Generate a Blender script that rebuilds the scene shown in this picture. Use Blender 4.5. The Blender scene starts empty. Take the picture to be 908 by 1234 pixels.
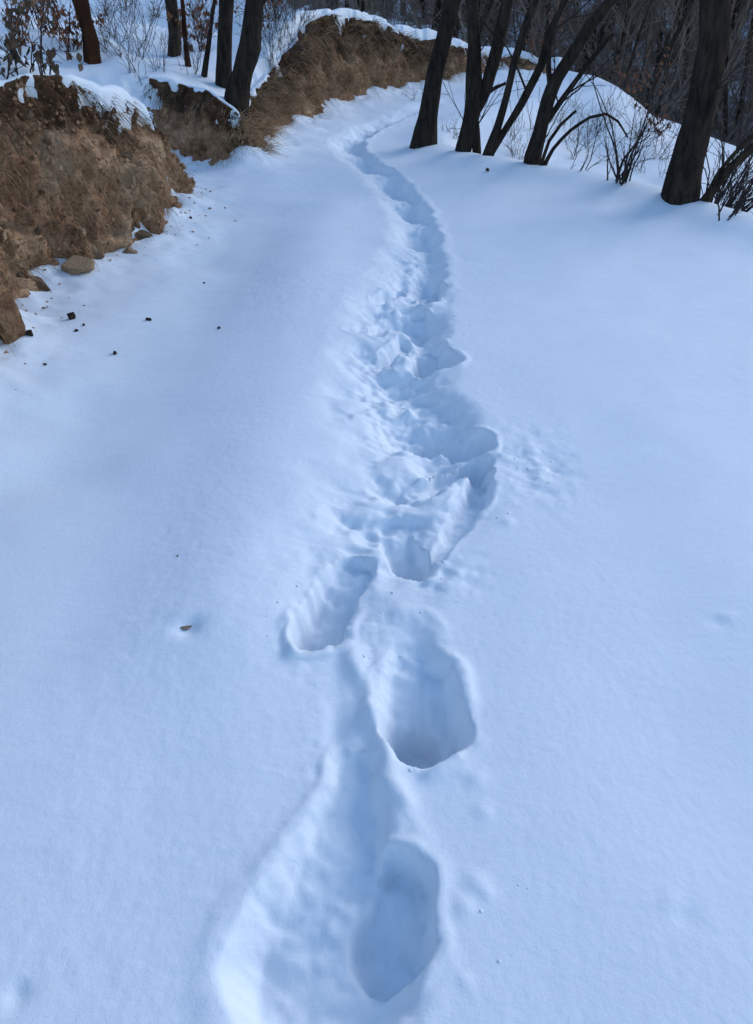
import bpy, math, random
import numpy as np
from mathutils import Vector, Matrix

# ------------------------------------------------------------------ camera, sky, sun, exposure
scene = bpy.context.scene
C = scene.collection
F_PX, CX, CY, CAM_H, PITCH = 968.0, 454.0, 617.0, 1.5, math.radians(35.0)
SP, CP = math.sin(PITCH), math.cos(PITCH)

cam_d = bpy.data.cameras.new('camera')
cam_d.sensor_fit = 'HORIZONTAL'; cam_d.sensor_width = 36.0
cam_d.lens = F_PX / 908.0 * 36.0
cam_d.clip_start = 0.05; cam_d.clip_end = 2000
cam = bpy.data.objects.new('camera', cam_d); C.objects.link(cam)
cam.location = (0, 0, CAM_H); cam.rotation_euler = (math.pi / 2 - PITCH, 0, 0)
scene.camera = cam

SUN_EL, SUN_AZ = math.radians(21), math.radians(54)      # azimuth clockwise from +Y (away from camera) to +X
world = bpy.data.worlds.new('World'); scene.world = world; world.use_nodes = True
wn = world.node_tree.nodes; wl = world.node_tree.links
wn.clear()
sky = wn.new('ShaderNodeTexSky'); sky.sky_type = 'NISHITA'; sky.sun_disc = False
sky.sun_elevation = SUN_EL; sky.sun_rotation = SUN_AZ
sky.air_density = 1.0; sky.dust_density = 0.4; sky.ozone_density = 2.6
bg = wn.new('ShaderNodeBackground'); bg.inputs['Strength'].default_value = 0.13
wo = wn.new('ShaderNodeOutputWorld')
wl.new(sky.outputs[0], bg.inputs[0]); wl.new(bg.outputs[0], wo.inputs[0])

sun_d = bpy.data.lights.new('sun', 'SUN'); sun_d.energy = 1.05; sun_d.angle = math.radians(38)
sun_d.color = (1.0, 0.96, 0.95)
sun = bpy.data.objects.new('sun', sun_d); C.objects.link(sun)
sdir = Vector((math.sin(SUN_AZ) * math.cos(SUN_EL), math.cos(SUN_AZ) * math.cos(SUN_EL), math.sin(SUN_EL)))
sun.rotation_euler = sdir.to_track_quat('Z', 'Y').to_euler(); sun.location = (8, 4, 9)

vs = scene.view_settings
vs.view_transform = 'Standard'; vs.look = 'None'; vs.gamma = 1.0; vs.exposure = 1.1
vs.use_curve_mapping = False

rng = np.random.default_rng(7)
R = random.Random(11)

# ------------------------------------------------------------------ small helpers
def tag(o, label=None, cat=None, group=None, kind=None):
    if label: o['label'] = label
    if cat: o['category'] = cat
    if group: o['group'] = group
    if kind: o['kind'] = kind
    return o

def ray(px, py):
    u = (px - CX) / F_PX; v = (CY - py) / F_PX
    return u, CP + v * SP, -SP + v * CP

def gp(px, py, z=0.0):
    """pixel -> point on the level z"""
    dx, dy, dz = ray(px, py)
    t = (CAM_H - z) / -dz
    return np.array([dx * t, dy * t])

def at_y(px, py, y):
    """pixel -> 3-D point on the upright plane at distance y (where the thing stands)"""
    dx, dy, dz = ray(px, py)
    t = y / dy
    return Vector((dx * t, y, CAM_H + dz * t))

def mesh_np(name, verts, faces, mat, parent=None, smooth=True):
    """verts (n,3) ; faces list of arrays (k,3) or (k,4)"""
    me = bpy.data.meshes.new(name)
    verts = np.asarray(verts, np.float32)
    if not isinstance(faces, (list, tuple)) : faces = [faces]
    faces = [np.asarray(f, np.int32) for f in faces if len(f)]
    me.vertices.add(len(verts)); me.vertices.foreach_set('co', verts.ravel())
    nl = sum(f.size for f in faces); nf = sum(len(f) for f in faces)
    me.loops.add(nl); me.polygons.add(nf)
    me.loops.foreach_set('vertex_index', np.concatenate([f.ravel() for f in faces]))
    tot = np.concatenate([np.full(len(f), f.shape[1], np.int32) for f in faces])
    st = np.concatenate([[0], np.cumsum(tot)[:-1]]).astype(np.int32)
    me.polygons.foreach_set('loop_start', st)
    me.polygons.foreach_set('use_smooth', np.full(nf, smooth))
    me.update(calc_edges=True); me.validate()
    if mat: me.materials.append(mat)
    o = bpy.data.objects.new(name, me); C.objects.link(o)
    if parent: o.parent = parent
    return o

def empty(name, loc, rz=0.0):
    o = bpy.data.objects.new(name, None); C.objects.link(o)
    o.location = loc; o.rotation_euler = (0, 0, rz); o.empty_display_size = 0.2
    return o

def _hash(ix, iy, iz, seed):
    h = (ix.astype(np.int64) * 374761393 + iy.astype(np.int64) * 668265263 + iz.astype(np.int64) * 2147483647 + seed * 974634777) & 0xFFFFFFFF
    h = ((h ^ (h >> 13)) * 1274126177) & 0xFFFFFFFF
    h = ((h ^ (h >> 16)) * 2246822519) & 0xFFFFFFFF
    h = h ^ (h >> 15)
    return (h & 0xFFFFFF).astype(np.float64) / float(0xFFFFFF) * 2 - 1

def noise2(x, y, seed=0):
    x = np.asarray(x, float) + seed * 17.31; y = np.asarray(y, float) - seed * 9.77
    ix = np.floor(x); iy = np.floor(y); fx = x - ix; fy = y - iy
    ux = fx * fx * fx * (fx * (fx * 6 - 15) + 10); uy = fy * fy * fy * (fy * (fy * 6 - 15) + 10)
    z = np.zeros_like(ix)
    a = _hash(ix, iy, z, seed); b = _hash(ix + 1, iy, z, seed); c = _hash(ix, iy + 1, z, seed); d = _hash(ix + 1, iy + 1, z, seed)
    return (a + (b - a) * ux) * (1 - uy) + (c + (d - c) * ux) * uy

def noise3(x, y, z, seed=0):
    ix = np.floor(x); iy = np.floor(y); iz = np.floor(z); fx = x - ix; fy = y - iy; fz = z - iz
    ux = fx * fx * (3 - 2 * fx); uy = fy * fy * (3 - 2 * fy); uz = fz * fz * (3 - 2 * fz)
    def pl(k):
        a = _hash(ix, iy, iz + k, seed); b = _hash(ix + 1, iy, iz + k, seed); c = _hash(ix, iy + 1, iz + k, seed); d = _hash(ix + 1, iy + 1, iz + k, seed)
        return (a + (b - a) * ux) * (1 - uy) + (c + (d - c) * ux) * uy
    p, q = pl(0), pl(1)
    return p + (q - p) * uz

def fbm2(x, y, f, octv=4, seed=0, gain=0.5):
    s = 0; a = 1; tot = 0
    for k in range(octv):
        s = s + a * noise2(x * f, y * f, seed + k); tot += a; a *= gain; f *= 2.03
    return s / tot

def fbm3(x, y, z, f, octv=4, seed=0, gain=0.5):
    s = 0; a = 1; tot = 0
    for k in range(octv):
        s = s + a * noise3(x * f, y * f, z * f, seed + k); tot += a; a *= gain; f *= 2.03
    return s / tot

def sstep(a, b, x):
    t = np.clip((x - a) / (b - a), 0, 1)
    return t * t * (3 - 2 * t)

# ------------------------------------------------------------------ materials
def mat_new(name):
    m = bpy.data.materials.new(name); m.use_nodes = True
    n = m.node_tree.nodes; l = m.node_tree.links
    b = n['Principled BSDF']
    return m, n, l, b

def nd(n, t, **kw):
    x = n.new(t)
    for k, v in kw.items():
        if hasattr(x, k): setattr(x, k, v)
        else: x.inputs[k].default_value = v
    return x

def noise_node(n, l, coord, scale, detail=4, rough=0.55, sc=(1, 1, 1)):
    mp = n.new('ShaderNodeMapping'); mp.inputs['Scale'].default_value = sc
    l.new(coord, mp.inputs[0])
    t = n.new('ShaderNodeTexNoise'); t.inputs['Scale'].default_value = scale
    t.inputs['Detail'].default_value = detail; t.inputs['Roughness'].default_value = rough
    l.new(mp.outputs[0], t.inputs['Vector'])
    return t

def ramp(n, l, src, stops):
    r = n.new('ShaderNodeValToRGB'); e = r.color_ramp.elements
    while len(e) < len(stops): e.new(0.5)
    for k, (p, c) in enumerate(stops):
        e[k].position = p; e[k].color = (*c, 1)
    l.new(src, r.inputs[0])
    return r

def bump(n, l, b, h, dist, strength=1.0, prev=None):
    bp = n.new('ShaderNodeBump'); bp.inputs['Distance'].default_value = dist; bp.inputs['Strength'].default_value = strength
    l.new(h, bp.inputs['Height'])
    if prev: l.new(prev.outputs[0], bp.inputs['Normal'])
    l.new(bp.outputs[0], b.inputs['Normal'])
    return bp

def m_snow(name='snow', base=(0.775, 0.845, 0.90)):
    m, n, l, b = mat_new(name)
    tc = n.new('ShaderNodeTexCoord').outputs['Object']
    a = noise_node(n, l, tc, 5.0, 5, 0.6)
    r = ramp(n, l, a.outputs[0], [(0.3, tuple(c * 0.96 for c in base)), (0.7, base)])
    l.new(r.outputs[0], b.inputs['Base Color'])
    b.inputs['Roughness'].default_value = 0.62
    b.inputs['Specular IOR Level'].default_value = 0.25
    g = noise_node(n, l, tc, 420, 3, 0.7)
    g2 = noise_node(n, l, tc, 70, 4, 0.6)
    p = bump(n, l, b, g2.outputs[0], 0.004, 0.35)
    bump(n, l, b, g.outputs[0], 0.0015, 0.5, p)
    return m

def m_soil():
    m, n, l, b = mat_new('soil')
    tc = n.new('ShaderNodeTexCoord').outputs['Object']
    a = noise_node(n, l, tc, 3.2, 8, 0.68)
    r = ramp(n, l, a.outputs[0], [(0.30, (0.12, 0.062, 0.036)), (0.42, (0.28, 0.155, 0.088)), (0.55, (0.43, 0.26, 0.152)), (0.70, (0.58, 0.41, 0.26))])
    c = noise_node(n, l, tc, 38, 5, 0.7)
    r2 = ramp(n, l, c.outputs[0], [(0.36, (0.45, 0.42, 0.40)), (0.66, (1.25, 1.2, 1.12))])
    mx = n.new('ShaderNodeMix'); mx.data_type = 'RGBA'; mx.blend_type = 'MULTIPLY'; mx.inputs[0].default_value = 0.75
    l.new(r.outputs[0], mx.inputs[6]); l.new(r2.outputs[0], mx.inputs[7])
    # dark humus of the topsoil over the paler subsoil
    at = n.new('ShaderNodeAttribute'); at.attribute_name = 'layer'
    hn = noise_node(n, l, tc, 4.5, 4, 0.6)
    ad = n.new('ShaderNodeMath'); ad.operation = 'MULTIPLY_ADD'; ad.inputs[1].default_value = 0.9; l.new(hn.outputs[0], ad.inputs[0]); l.new(at.outputs['Fac'], ad.inputs[2])
    hr = ramp(n, l, ad.outputs[0], [(0.0, (1, 1, 1)), (0.95, (1, 1, 1)), (1.0, (1, 1, 1))])
    hr.color_ramp.elements[1].position = 0.86; hr.color_ramp.elements[2].position = 1.0; hr.color_ramp.elements[2].color = (0.27, 0.25, 0.24, 1)
    mulm = n.new('ShaderNodeMath'); mulm.operation = 'MULTIPLY'; mulm.inputs[1].default_value = 0.80; l.new(ad.outputs[0], mulm.inputs[0]); l.new(mulm.outputs[0], hr.inputs[0])
    m2 = n.new('ShaderNodeMix'); m2.data_type = 'RGBA'; m2.blend_type = 'MULTIPLY'; m2.inputs[0].default_value = 1.0
    l.new(mx.outputs[2], m2.inputs[6]); l.new(hr.outputs[0], m2.inputs[7])
    l.new(m2.outputs[2], b.inputs['Base Color'])
    b.inputs['Roughness'].default_value = 0.95; b.inputs['Specular IOR Level'].default_value = 0.1
    v = n.new('ShaderNodeTexVoronoi'); v.inputs['Scale'].default_value = 26
    l.new(tc, v.inputs['Vector'])
    p = bump(n, l, b, v.outputs['Distance'], 0.02, 0.6)
    bump(n, l, b, c.outputs[0], 0.02, 0.8, p)
    return m

def m_rock(name, c0, c1):
    m, n, l, b = mat_new(name)
    tc = n.new('ShaderNodeTexCoord').outputs['Object']
    a = noise_node(n, l, tc, 9, 7, 0.65)
    r = ramp(n, l, a.outputs[0], [(0.3, c0), (0.7, c1)])
    l.new(r.outputs[0], b.inputs['Base Color'])
    b.inputs['Roughness'].default_value = 0.9; b.inputs['Specular IOR Level'].default_value = 0.2
    bump(n, l, b, a.outputs[0], 0.02, 0.8)
    return m

def m_bark(name, c0, c1, sc=1.0):
    m, n, l, b = mat_new(name)
    tc = n.new('ShaderNodeTexCoord').outputs['Object']
    a = noise_node(n, l, tc, 26 * sc, 7, 0.7, (1, 1, 0.24))
    r = ramp(n, l, a.outputs[0], [(0.34, c0), (0.68, c1)])
    big = noise_node(n, l, tc, 2.2, 3, 0.5)
    r2 = ramp(n, l, big.outputs[0], [(0.35, (0.65, 0.65, 0.65)), (0.65, (1.2, 1.15, 1.05))])
    mx = n.new('ShaderNodeMix'); mx.data_type = 'RGBA'; mx.blend_type = 'MULTIPLY'; mx.inputs[0].default_value = 1.0
    l.new(r.outputs[0], mx.inputs[6]); l.new(r2.outputs[0], mx.inputs[7])
    l.new(mx.outputs[2], b.inputs['Base Color'])
    b.inputs['Roughness'].default_value = 0.95; b.inputs['Specular IOR Level'].default_value = 0.08
    bump(n, l, b, a.outputs[0], 0.03, 1.0)
    return m

def m_plain(name, c, var=0.3, scale=6, rough=0.9):
    m, n, l, b = mat_new(name)
    tc = n.new('ShaderNodeTexCoord').outputs['Object']
    a = noise_node(n, l, tc, scale, 4, 0.6)
    r = ramp(n, l, a.outputs[0], [(0.3, tuple(k * (1 - var) for k in c)), (0.7, tuple(k * (1 + var) for k in c))])
    l.new(r.outputs[0], b.inputs['Base Color'])
    b.inputs['Roughness'].default_value = rough; b.inputs['Specular IOR Level'].default_value = 0.15
    return m

def m_litter():
    """woodland floor: dark leaf litter with thin torn patches of old snow"""
    m, n, l, b = mat_new('leaf_litter')
    tc = n.new('ShaderNodeTexCoord').outputs['Object']
    a = noise_node(n, l, tc, 6, 6, 0.7)
    r = ramp(n, l, a.outputs[0], [(0.3, (0.08, 0.056, 0.042)), (0.7, (0.27, 0.185, 0.125))])
    s = noise_node(n, l, tc, 0.9, 7, 0.72)
    k = ramp(n, l, s.outputs[0], [(0.50, (0, 0, 0)), (0.60, (1, 1, 1))])
    mx = n.new('ShaderNodeMix'); mx.data_type = 'RGBA'
    l.new(k.outputs[0], mx.inputs[0]); l.new(r.outputs[0], mx.inputs[6]); mx.inputs[7].default_value = (0.68, 0.72, 0.78, 1)
    l.new(mx.outputs[2], b.inputs['Base Color'])
    b.inputs['Roughness'].default_value = 0.95
    bump(n, l, b, a.outputs[0], 0.1, 1.0)
    return m

SNOW = m_snow()
SOIL = m_soil()
ROCK_TAN = m_rock('tan_rock', (0.26, 0.16, 0.09), (0.56, 0.38, 0.23))
ROCK_BROWN = m_rock('brown_rock', (0.11, 0.072, 0.045), (0.27, 0.18, 0.112))
CLOD = m_rock('dark_clod', (0.03, 0.022, 0.018), (0.09, 0.06, 0.045))
BARK = m_bark('dark_bark', (0.012, 0.010, 0.009), (0.060, 0.046, 0.037))
BARK_B = m_bark('brown_bark', (0.018, 0.014, 0.011), (0.085, 0.062, 0.046))
BARK_RUST = m_bark('rusty_bark', (0.020, 0.010, 0.008), (0.085, 0.036, 0.018), 0.6)
TWIG = m_plain('twig', (0.035, 0.027, 0.024), 0.3)
TWIG_GREY = m_plain('grey_twig', (0.075, 0.065, 0.06), 0.3)
GRASS_DRY = m_plain('dry_grass', (0.36, 0.235, 0.135), 0.5, 5)
GRASS_DARK = m_plain('dark_dry_grass', (0.075, 0.052, 0.034), 0.45, 3)
LEAF_DARK = m_plain('dark_dry_leaf', (0.115, 0.078, 0.052), 0.5, 12)
LEAF_BROWN = m_plain('brown_dry_leaf', (0.22, 0.095, 0.05), 0.5, 12)
LITTER = m_litter()
LEAF_GREY = m_plain('greyed_leaf', (0.20, 0.15, 0.115), 0.4, 30)
WOOD_BARK = m_bark('grey_bark', (0.06, 0.046, 0.038), (0.23, 0.175, 0.14))
WOOD_TWIG = m_plain('wood_twig', (0.20, 0.150, 0.118), 0.35)

# ------------------------------------------------------------------ layout lines (plan, metres)
BANK = np.array([(-3.6, -12), (-2.9, -3), (-2.55, 0.0), (-2.2, 1.6), (-1.90, 2.6), (-1.72, 3.3), (-1.86, 4.2), (-1.70, 4.63), (-1.38, 5.15), (-1.33, 6.05),
                 (-1.52, 6.42), (-2.05, 6.98), (-1.55, 7.30), (-1.02, 7.22), (-0.99, 8.5), (-0.80, 9.3), (-0.50, 10.25), (0.08, 11.2), (0.73, 12.0), (2.0, 13.2), (2.7, 13.5)])
BH = np.array([1.1, 1.1, 1.08, 1.02, 1.0, 1.02, 1.02, 0.98, 0.87, 0.74,
               0.60, 0.66, 0.58, 0.32, 0.36, 0.52, 0.86, 0.84, 0.56, 0.22, 0.05])
BW = np.array([.34, .34, .34, .34, .34, .33, .33, .33, .33, .36,
               .75, 1.0, .45, .26, .28, .28, .30, .30, .28, .25, .25])
BSL = np.array([.4, .4, .4, .4, .4, .38, .36, .34, .32, .32,
                .42, .42, .36, .28, .20, .05, -.15, -.25, -.3, -.3, -.3])
EDGE = np.array([(4.6, -12), (4.3, -3), (4.0, 0.0), (3.65, 2.0), (3.2, 3.8), (2.60, 5.50), (2.2, 6.25), (1.89, 6.70), (1.35, 7.15), (0.97, 7.45), (0.62, 8.15),
                 (0.75, 8.9), (1.4, 9.9), (2.1, 10.7), (2.60, 10.95), (3.05, 11.4), (3.15, 12.3), (3.1, 13.0), (2.9, 13.4)])

def catmull(P, vals, step):
    P = np.asarray(P, float); out = []; ov = []
    n = len(P)
    for i in range(n - 1):
        p0 = P[max(i - 1, 0)]; p1 = P[i]; p2 = P[i + 1]; p3 = P[min(i + 2, n - 1)]
        L = np.linalg.norm(p2 - p1); k = max(1, int(round(L / step)))
        for j in range(k):
            t = j / k
            # half-strength tangents keep the line from overshooting at its corners
            m1 = (p2 - p0) * 0.35; m2 = (p3 - p1) * 0.35
            if np.linalg.norm(m1) > L: m1 = m1 / np.linalg.norm(m1) * L
            if np.linalg.norm(m2) > L: m2 = m2 / np.linalg.norm(m2) * L
            h00 = 2*t**3 - 3*t**2 + 1; h10 = t**3 - 2*t**2 + t; h01 = -2*t**3 + 3*t**2; h11 = t**3 - t**2
            out.append(h00 * p1 + h10 * m1 + h01 * p2 + h11 * m2)
            ov.append([v[i] + (v[i + 1] - v[i]) * (t * t * (3 - 2 * t)) for v in vals])
    out.append(P[-1]); ov.append([v[-1] for v in vals])
    return np.array(out), np.array(ov)

BL, BV = catmull(BANK, [BH, BW, BSL], 0.12)           # line used by the terrain
EL, _ = catmull(EDGE, [np.zeros(len(EDGE))], 0.25)

def inside(poly, x, y):
    r = np.zeros(x.shape, bool)
    n = len(poly); j = n - 1
    for i in range(n):
        xi, yi = poly[i]; xj, yj = poly[j]
        if yi != yj:
            c = ((yi > y) != (yj > y)) & (x < (xj - xi) * (y - yi) / (yj - yi) + xi)
            r ^= c
        j = i
    return r

def dist_line(L, x, y):
    d = np.full(x.shape, 1e9)
    for i in range(len(L) - 1):
        ax, ay = L[i]; bx, by = L[i + 1]; ex, ey = bx - ax, by - ay
        t = np.clip(((x - ax) * ex + (y - ay) * ey) / max(ex * ex + ey * ey, 1e-12), 0, 1)
        d = np.minimum(d, (x - ax - t * ex) ** 2 + (y - ay - t * ey) ** 2)
    return np.sqrt(d)

POLY_LEFT = np.vstack([BL, [(3.0, 14.5), (3.2, 300), (-300, 300), (-300, -12)]])
POLY_ROAD = np.vstack([BL[::-1], EL])

# ------------------------------------------------------------------ the trodden trail
def px_r(py, r):                                       # width in photo pixels -> metres on the ground at that row
    dx, dy, dz = ray(454, py); return r * (CAM_H / -dz) / F_PX
# far (entry) end, near (deep) end, half widths in px, depths in m, wall start (0..1)
STAMPS = [
    # broad scuffed hollow at the photographer's feet
    ((428, 925), (388, 1150), 38, 124, .035, .095, .60, .0),
    ((480, 1050), (450, 1105), 48, 76, .085, .130, .78, .90),
    ((400, 800), (415, 935), 36, 40, .015, .026, .0, .0),
    # deep round hole and its sloping entry
    ((506, 812), (512, 872), 50, 56, .055, .160, .66, .3),
    ((507, 866), (510, 882), 38, 42, .20, .245, .55, .1),
    ((490, 765), (504, 825), 46, 52, .02, .080, .25, .3),
    # left print
    ((430, 676), (382, 750), 27, 39, .070, .165, .60, .0),
    ((392, 742), (370, 764), 24, 26, .14, .165, .50, .1),
    # print in the middle
    ((478, 632), (496, 672), 34, 31, .055, .150, .62, .3),
    # long sideways sweep with a sharp right wall
    ((586, 570), (528, 662), 22, 18, .090, .045, .55, .7),
    ((586, 554), (495, 586), 22, 26, .125, .050, .45, .4),
    ((580, 530), (508, 520), 24, 33, .095, .155, .52, .3),
    # climbing prints
    ((500, 468), (452, 502), 20, 24, .085, .055, .42, .4),
    ((516, 416), (520, 435), 24, 30, .08, .165, .66, .3),
    ((500, 372), (503, 388), 17, 20, .08, .140, .64, .3),
    ((526, 336), (514, 358), 12, 15, .11, .120, .6, .3),
    ((488, 405), (455, 434), 14, 16, .09, .09, .48, .4),
    ((475, 372), (450, 398), 13, 16, .06, .08, .45, .4),
    ((440, 392), (426, 402), 10, 12, .03, .045, .35, .4),
    ((486, 345), (462, 358), 13, 12, .07, .07, .45, .4),
]
TRENCH_PX = [(408, 1190), (425, 1000), (440, 900), (440, 800), (445, 720), (480, 650), (525, 590), (525, 530), (495, 480), (495, 420), (500, 370),
             (508, 325), (510, 295), (504, 262), (490, 238), (472, 215), (450, 197), (428, 180), (424, 170), (440, 157), (475, 140), (530, 122), (600, 108)]
TRENCH_W = [.20, .20, .20, .22, .24, .25, .26, .25, .24, .22, .20, .17, .14, .13, .13, .13, .13, .13, .13, .12, .11, .10, .10]
TRENCH_D = [.005, .008, .014, .020, .028, .038, .050, .052, .054, .056, .060, .078, .095, .10, .10, .10, .095, .095, .09, .07, .05, .035, .02]
RIDGES = [((422, 775), (452, 860), 14, .022), ((452, 860), (492, 960), 16, .026), ((492, 960), (512, 1000), 13, .014), ((440, 690), (478, 730), 20, .014),
          ((345, 745), (352, 785), 8, .016), ((515, 560), (570, 572), 9, .016), ((478, 545), (545, 548), 8, .014), ((338, 1010), (262, 1215), 16, .004), ((352, 1225), (455, 1185), 14, .012),
          ((470, 470), (430, 500), 9, .012), ((482, 405), (478, 440), 8, .018), ((478, 370), (484, 395), 7, .016)]

def trail(x, y):
    """depth of the trodden snow (positive = down) and pushed-up rims"""
    dep = np.zeros_like(x); rim = np.zeros_like(x)
    m = (x > -1.6) & (x < 3.0) & (y > 0.3) & (y < 13.5)
    X = x[m]; Y = y[m]
    nr = 0.55 + 0.45 * sstep(1.6, 2.6, Y)
    wx = X + nr * 0.030 * fbm2(X, Y, 5.5, 2, 41) + nr * 0.020 * fbm2(X, Y, 11, 2, 51) + 0.003 * fbm2(X, Y, 50, 2, 53)
    wy = Y + nr * 0.030 * fbm2(X, Y, 5.5, 2, 61) + nr * 0.020 * fbm2(X, Y, 11, 2, 71) + 0.003 * fbm2(X, Y, 50, 2, 73)
    D = np.zeros_like(X); Rm = np.zeros_like(X); lip = np.zeros_like(X)
    # continuous trench / compacted strip
    G = np.array([gp(*p) for p in TRENCH_PX])
    Gs, Gv = catmull(G, [TRENCH_W, TRENCH_D], 0.08)
    best = np.full(X.shape, 9.0); bd = np.zeros_like(X); ls = np.zeros_like(X)
    for i in range(len(Gs) - 1):
        a = Gs[i]; e = Gs[i + 1] - a; t = np.clip(((wx - a[0]) * e[0] + (wy - a[1]) * e[1]) / (e @ e + 1e-12), 0, 1)
        d = np.hypot(wx - a[0] - t * e[0], wy - a[1] - t * e[1])
        w = Gv[i, 0]; lft = sstep(0.02, -0.05, ((wx - a[0]) * e[1] - (wy - a[1]) * e[0]) / (np.hypot(*e) + 1e-9)); q = d / (w * (1 + 0.9 * lft))   # long soft slope on the left
        up = q < best
        best = np.where(up, q, best); bd = np.where(up, Gv[i, 1], bd); ls = np.where(up, lft, ls)
    steps = 0.78 + 0.30 * np.sin(wy * 9.5 + 1.7 * np.sin(wx * 4))      # single treads inside the far trench
    far = sstep(4.2, 5.2, Y)
    w0 = 0.02 + 0.33 * (1 - ls) * sstep(4.0, 5.0, Y)
    D = bd * (1 - sstep(0, 1, (best - w0) / (1.0 - w0))) * (1 - far + far * steps)
    Rm = 0.010 * (1 - ls) * np.exp(-((best - 1.12) / 0.22) ** 2) * (0.6 + 0.6 * noise2(X * 5, Y * 5, 81)) * (0.7 * sstep(3.6, 4.8, Y))
    # lumps of shoved snow between the single prints
    lum = fbm2(wx, wy, 4.6, 3, 141)
    D = D * (1 + (1 - far) * (0.25 + 1.5 * lum) * sstep(1.4, 2.0, Y))
    D = np.maximum(D, 0)
    for (fa, nb, ra, rb, da, db, ws, asy) in STAMPS:
        A = gp(*fa); B = gp(*nb); e = B - A
        ra = px_r(fa[1], ra); rb = px_r(nb[1], rb)
        t = np.clip(((wx - A[0]) * e[0] + (wy - A[1]) * e[1]) / (e @ e), 0, 1)
        d = np.hypot(wx - A[0] - t * e[0], wy - A[1] - t * e[1])
        r = ra + (rb - ra) * t
        q = d / r
        lf = sstep(0.25, -0.6, (wx - A[0] - t * e[0]) / r)              # the loose left wall has slumped, the right one stands
        wsl = ws * (1 - asy * lf)
        p = 1 - sstep(0, 1, (q - wsl) / (1.0 - wsl))
        dd = (da + (db - da) * t) * p
        lip = np.maximum(lip, min(1, (da + db) / .22) * np.exp(-((q - 0.85) / 0.22) ** 2))
        k = 0.012                                                      # soft maximum
        h = np.clip(0.5 + 0.5 * (dd - D) / k, 0, 1) * sstep(0, 0.006, dd)
        D = D * (1 - h) + dd * h + k * h * (1 - h) * 0.5
        Rm = np.maximum(Rm, (0.05 * (da + db)) * np.exp(-((q - 1.14) / 0.16) ** 2) * (0.55 + 0.6 * noise2(X * 11, Y * 11, 91)))
    # crumbly floor inside the prints
    ins = sstep(0.015, 0.06, D)
    D = D + ins * (0.024 * fbm2(X, Y, 8, 3, 101) + 0.012 * sstep(.9, 2.0, Y) * np.abs(fbm2(X, Y, 19, 3, 111)) + 0.004 * fbm2(X, Y, 45, 2, 115))
    Rm = Rm * (1 - sstep(0.01, 0.05, D))
    for (fa, nb, rp, hh) in RIDGES:
        A = gp(*fa); B = gp(*nb); e = B - A; r = px_r((fa[1] + nb[1]) / 2, rp)
        t = np.clip(((wx - A[0]) * e[0] + (wy - A[1]) * e[1]) / (e @ e), 0, 1)
        d = np.hypot(wx - A[0] - t * e[0], wy - A[1] - t * e[1])
        Rm = Rm + 0.6 * hh * np.exp(-(d / r) ** 2) * (1 + 0.5 * noise2(X * 14, Y * 14, 93))
    # crumbled walls and lips: broken crust where the depth changes
    cr = 1 - 2 * np.abs(fbm2(X, Y, 17, 3, 121))
    Rm = Rm + lip * (0.008 * cr + 0.005 * fbm2(X, Y, 40, 2, 131) - 0.003) * sstep(9, 6, Y)
    dep[m] = D; rim[m] = Rm
    return dep, rim

def blobs(x, y, lst):
    z = np.zeros_like(x)
    for (px, py, rp, h) in lst:
        c = gp(px, py); r = px_r(py, rp)
        z += h * np.exp(-((x - c[0]) ** 2 + (y - c[1]) ** 2) / (r * r))
    return z

TREE_FEET = [(511, 174, 27), (560, 187, 24), (590, 193, 16), (642, 204, 24), (817, 252, 40)]
MARKS = [(868, 745, 10, -.010), (876, 738, 8, .008), (228, 760, 15, -.026), (222, 748, 14, .006), (826, 1100, 16, -.008), (18, 1192, 14, -.016), (812, 1085, 14, .006),
         (372, 566, 16, -.008), (437, 592, 18, -.012), (445, 601, 16, .006), (575, 1060, 12, .010), (560, 1090, 12, .010), (588, 1075, 9, .008), (560, 1180, 10, .008),
         (612, 628, 8, .012), (545, 705, 10, .008), (565, 690, 9, .008), (575, 935, 14, .010), (583, 975, 12, .008)]

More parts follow.
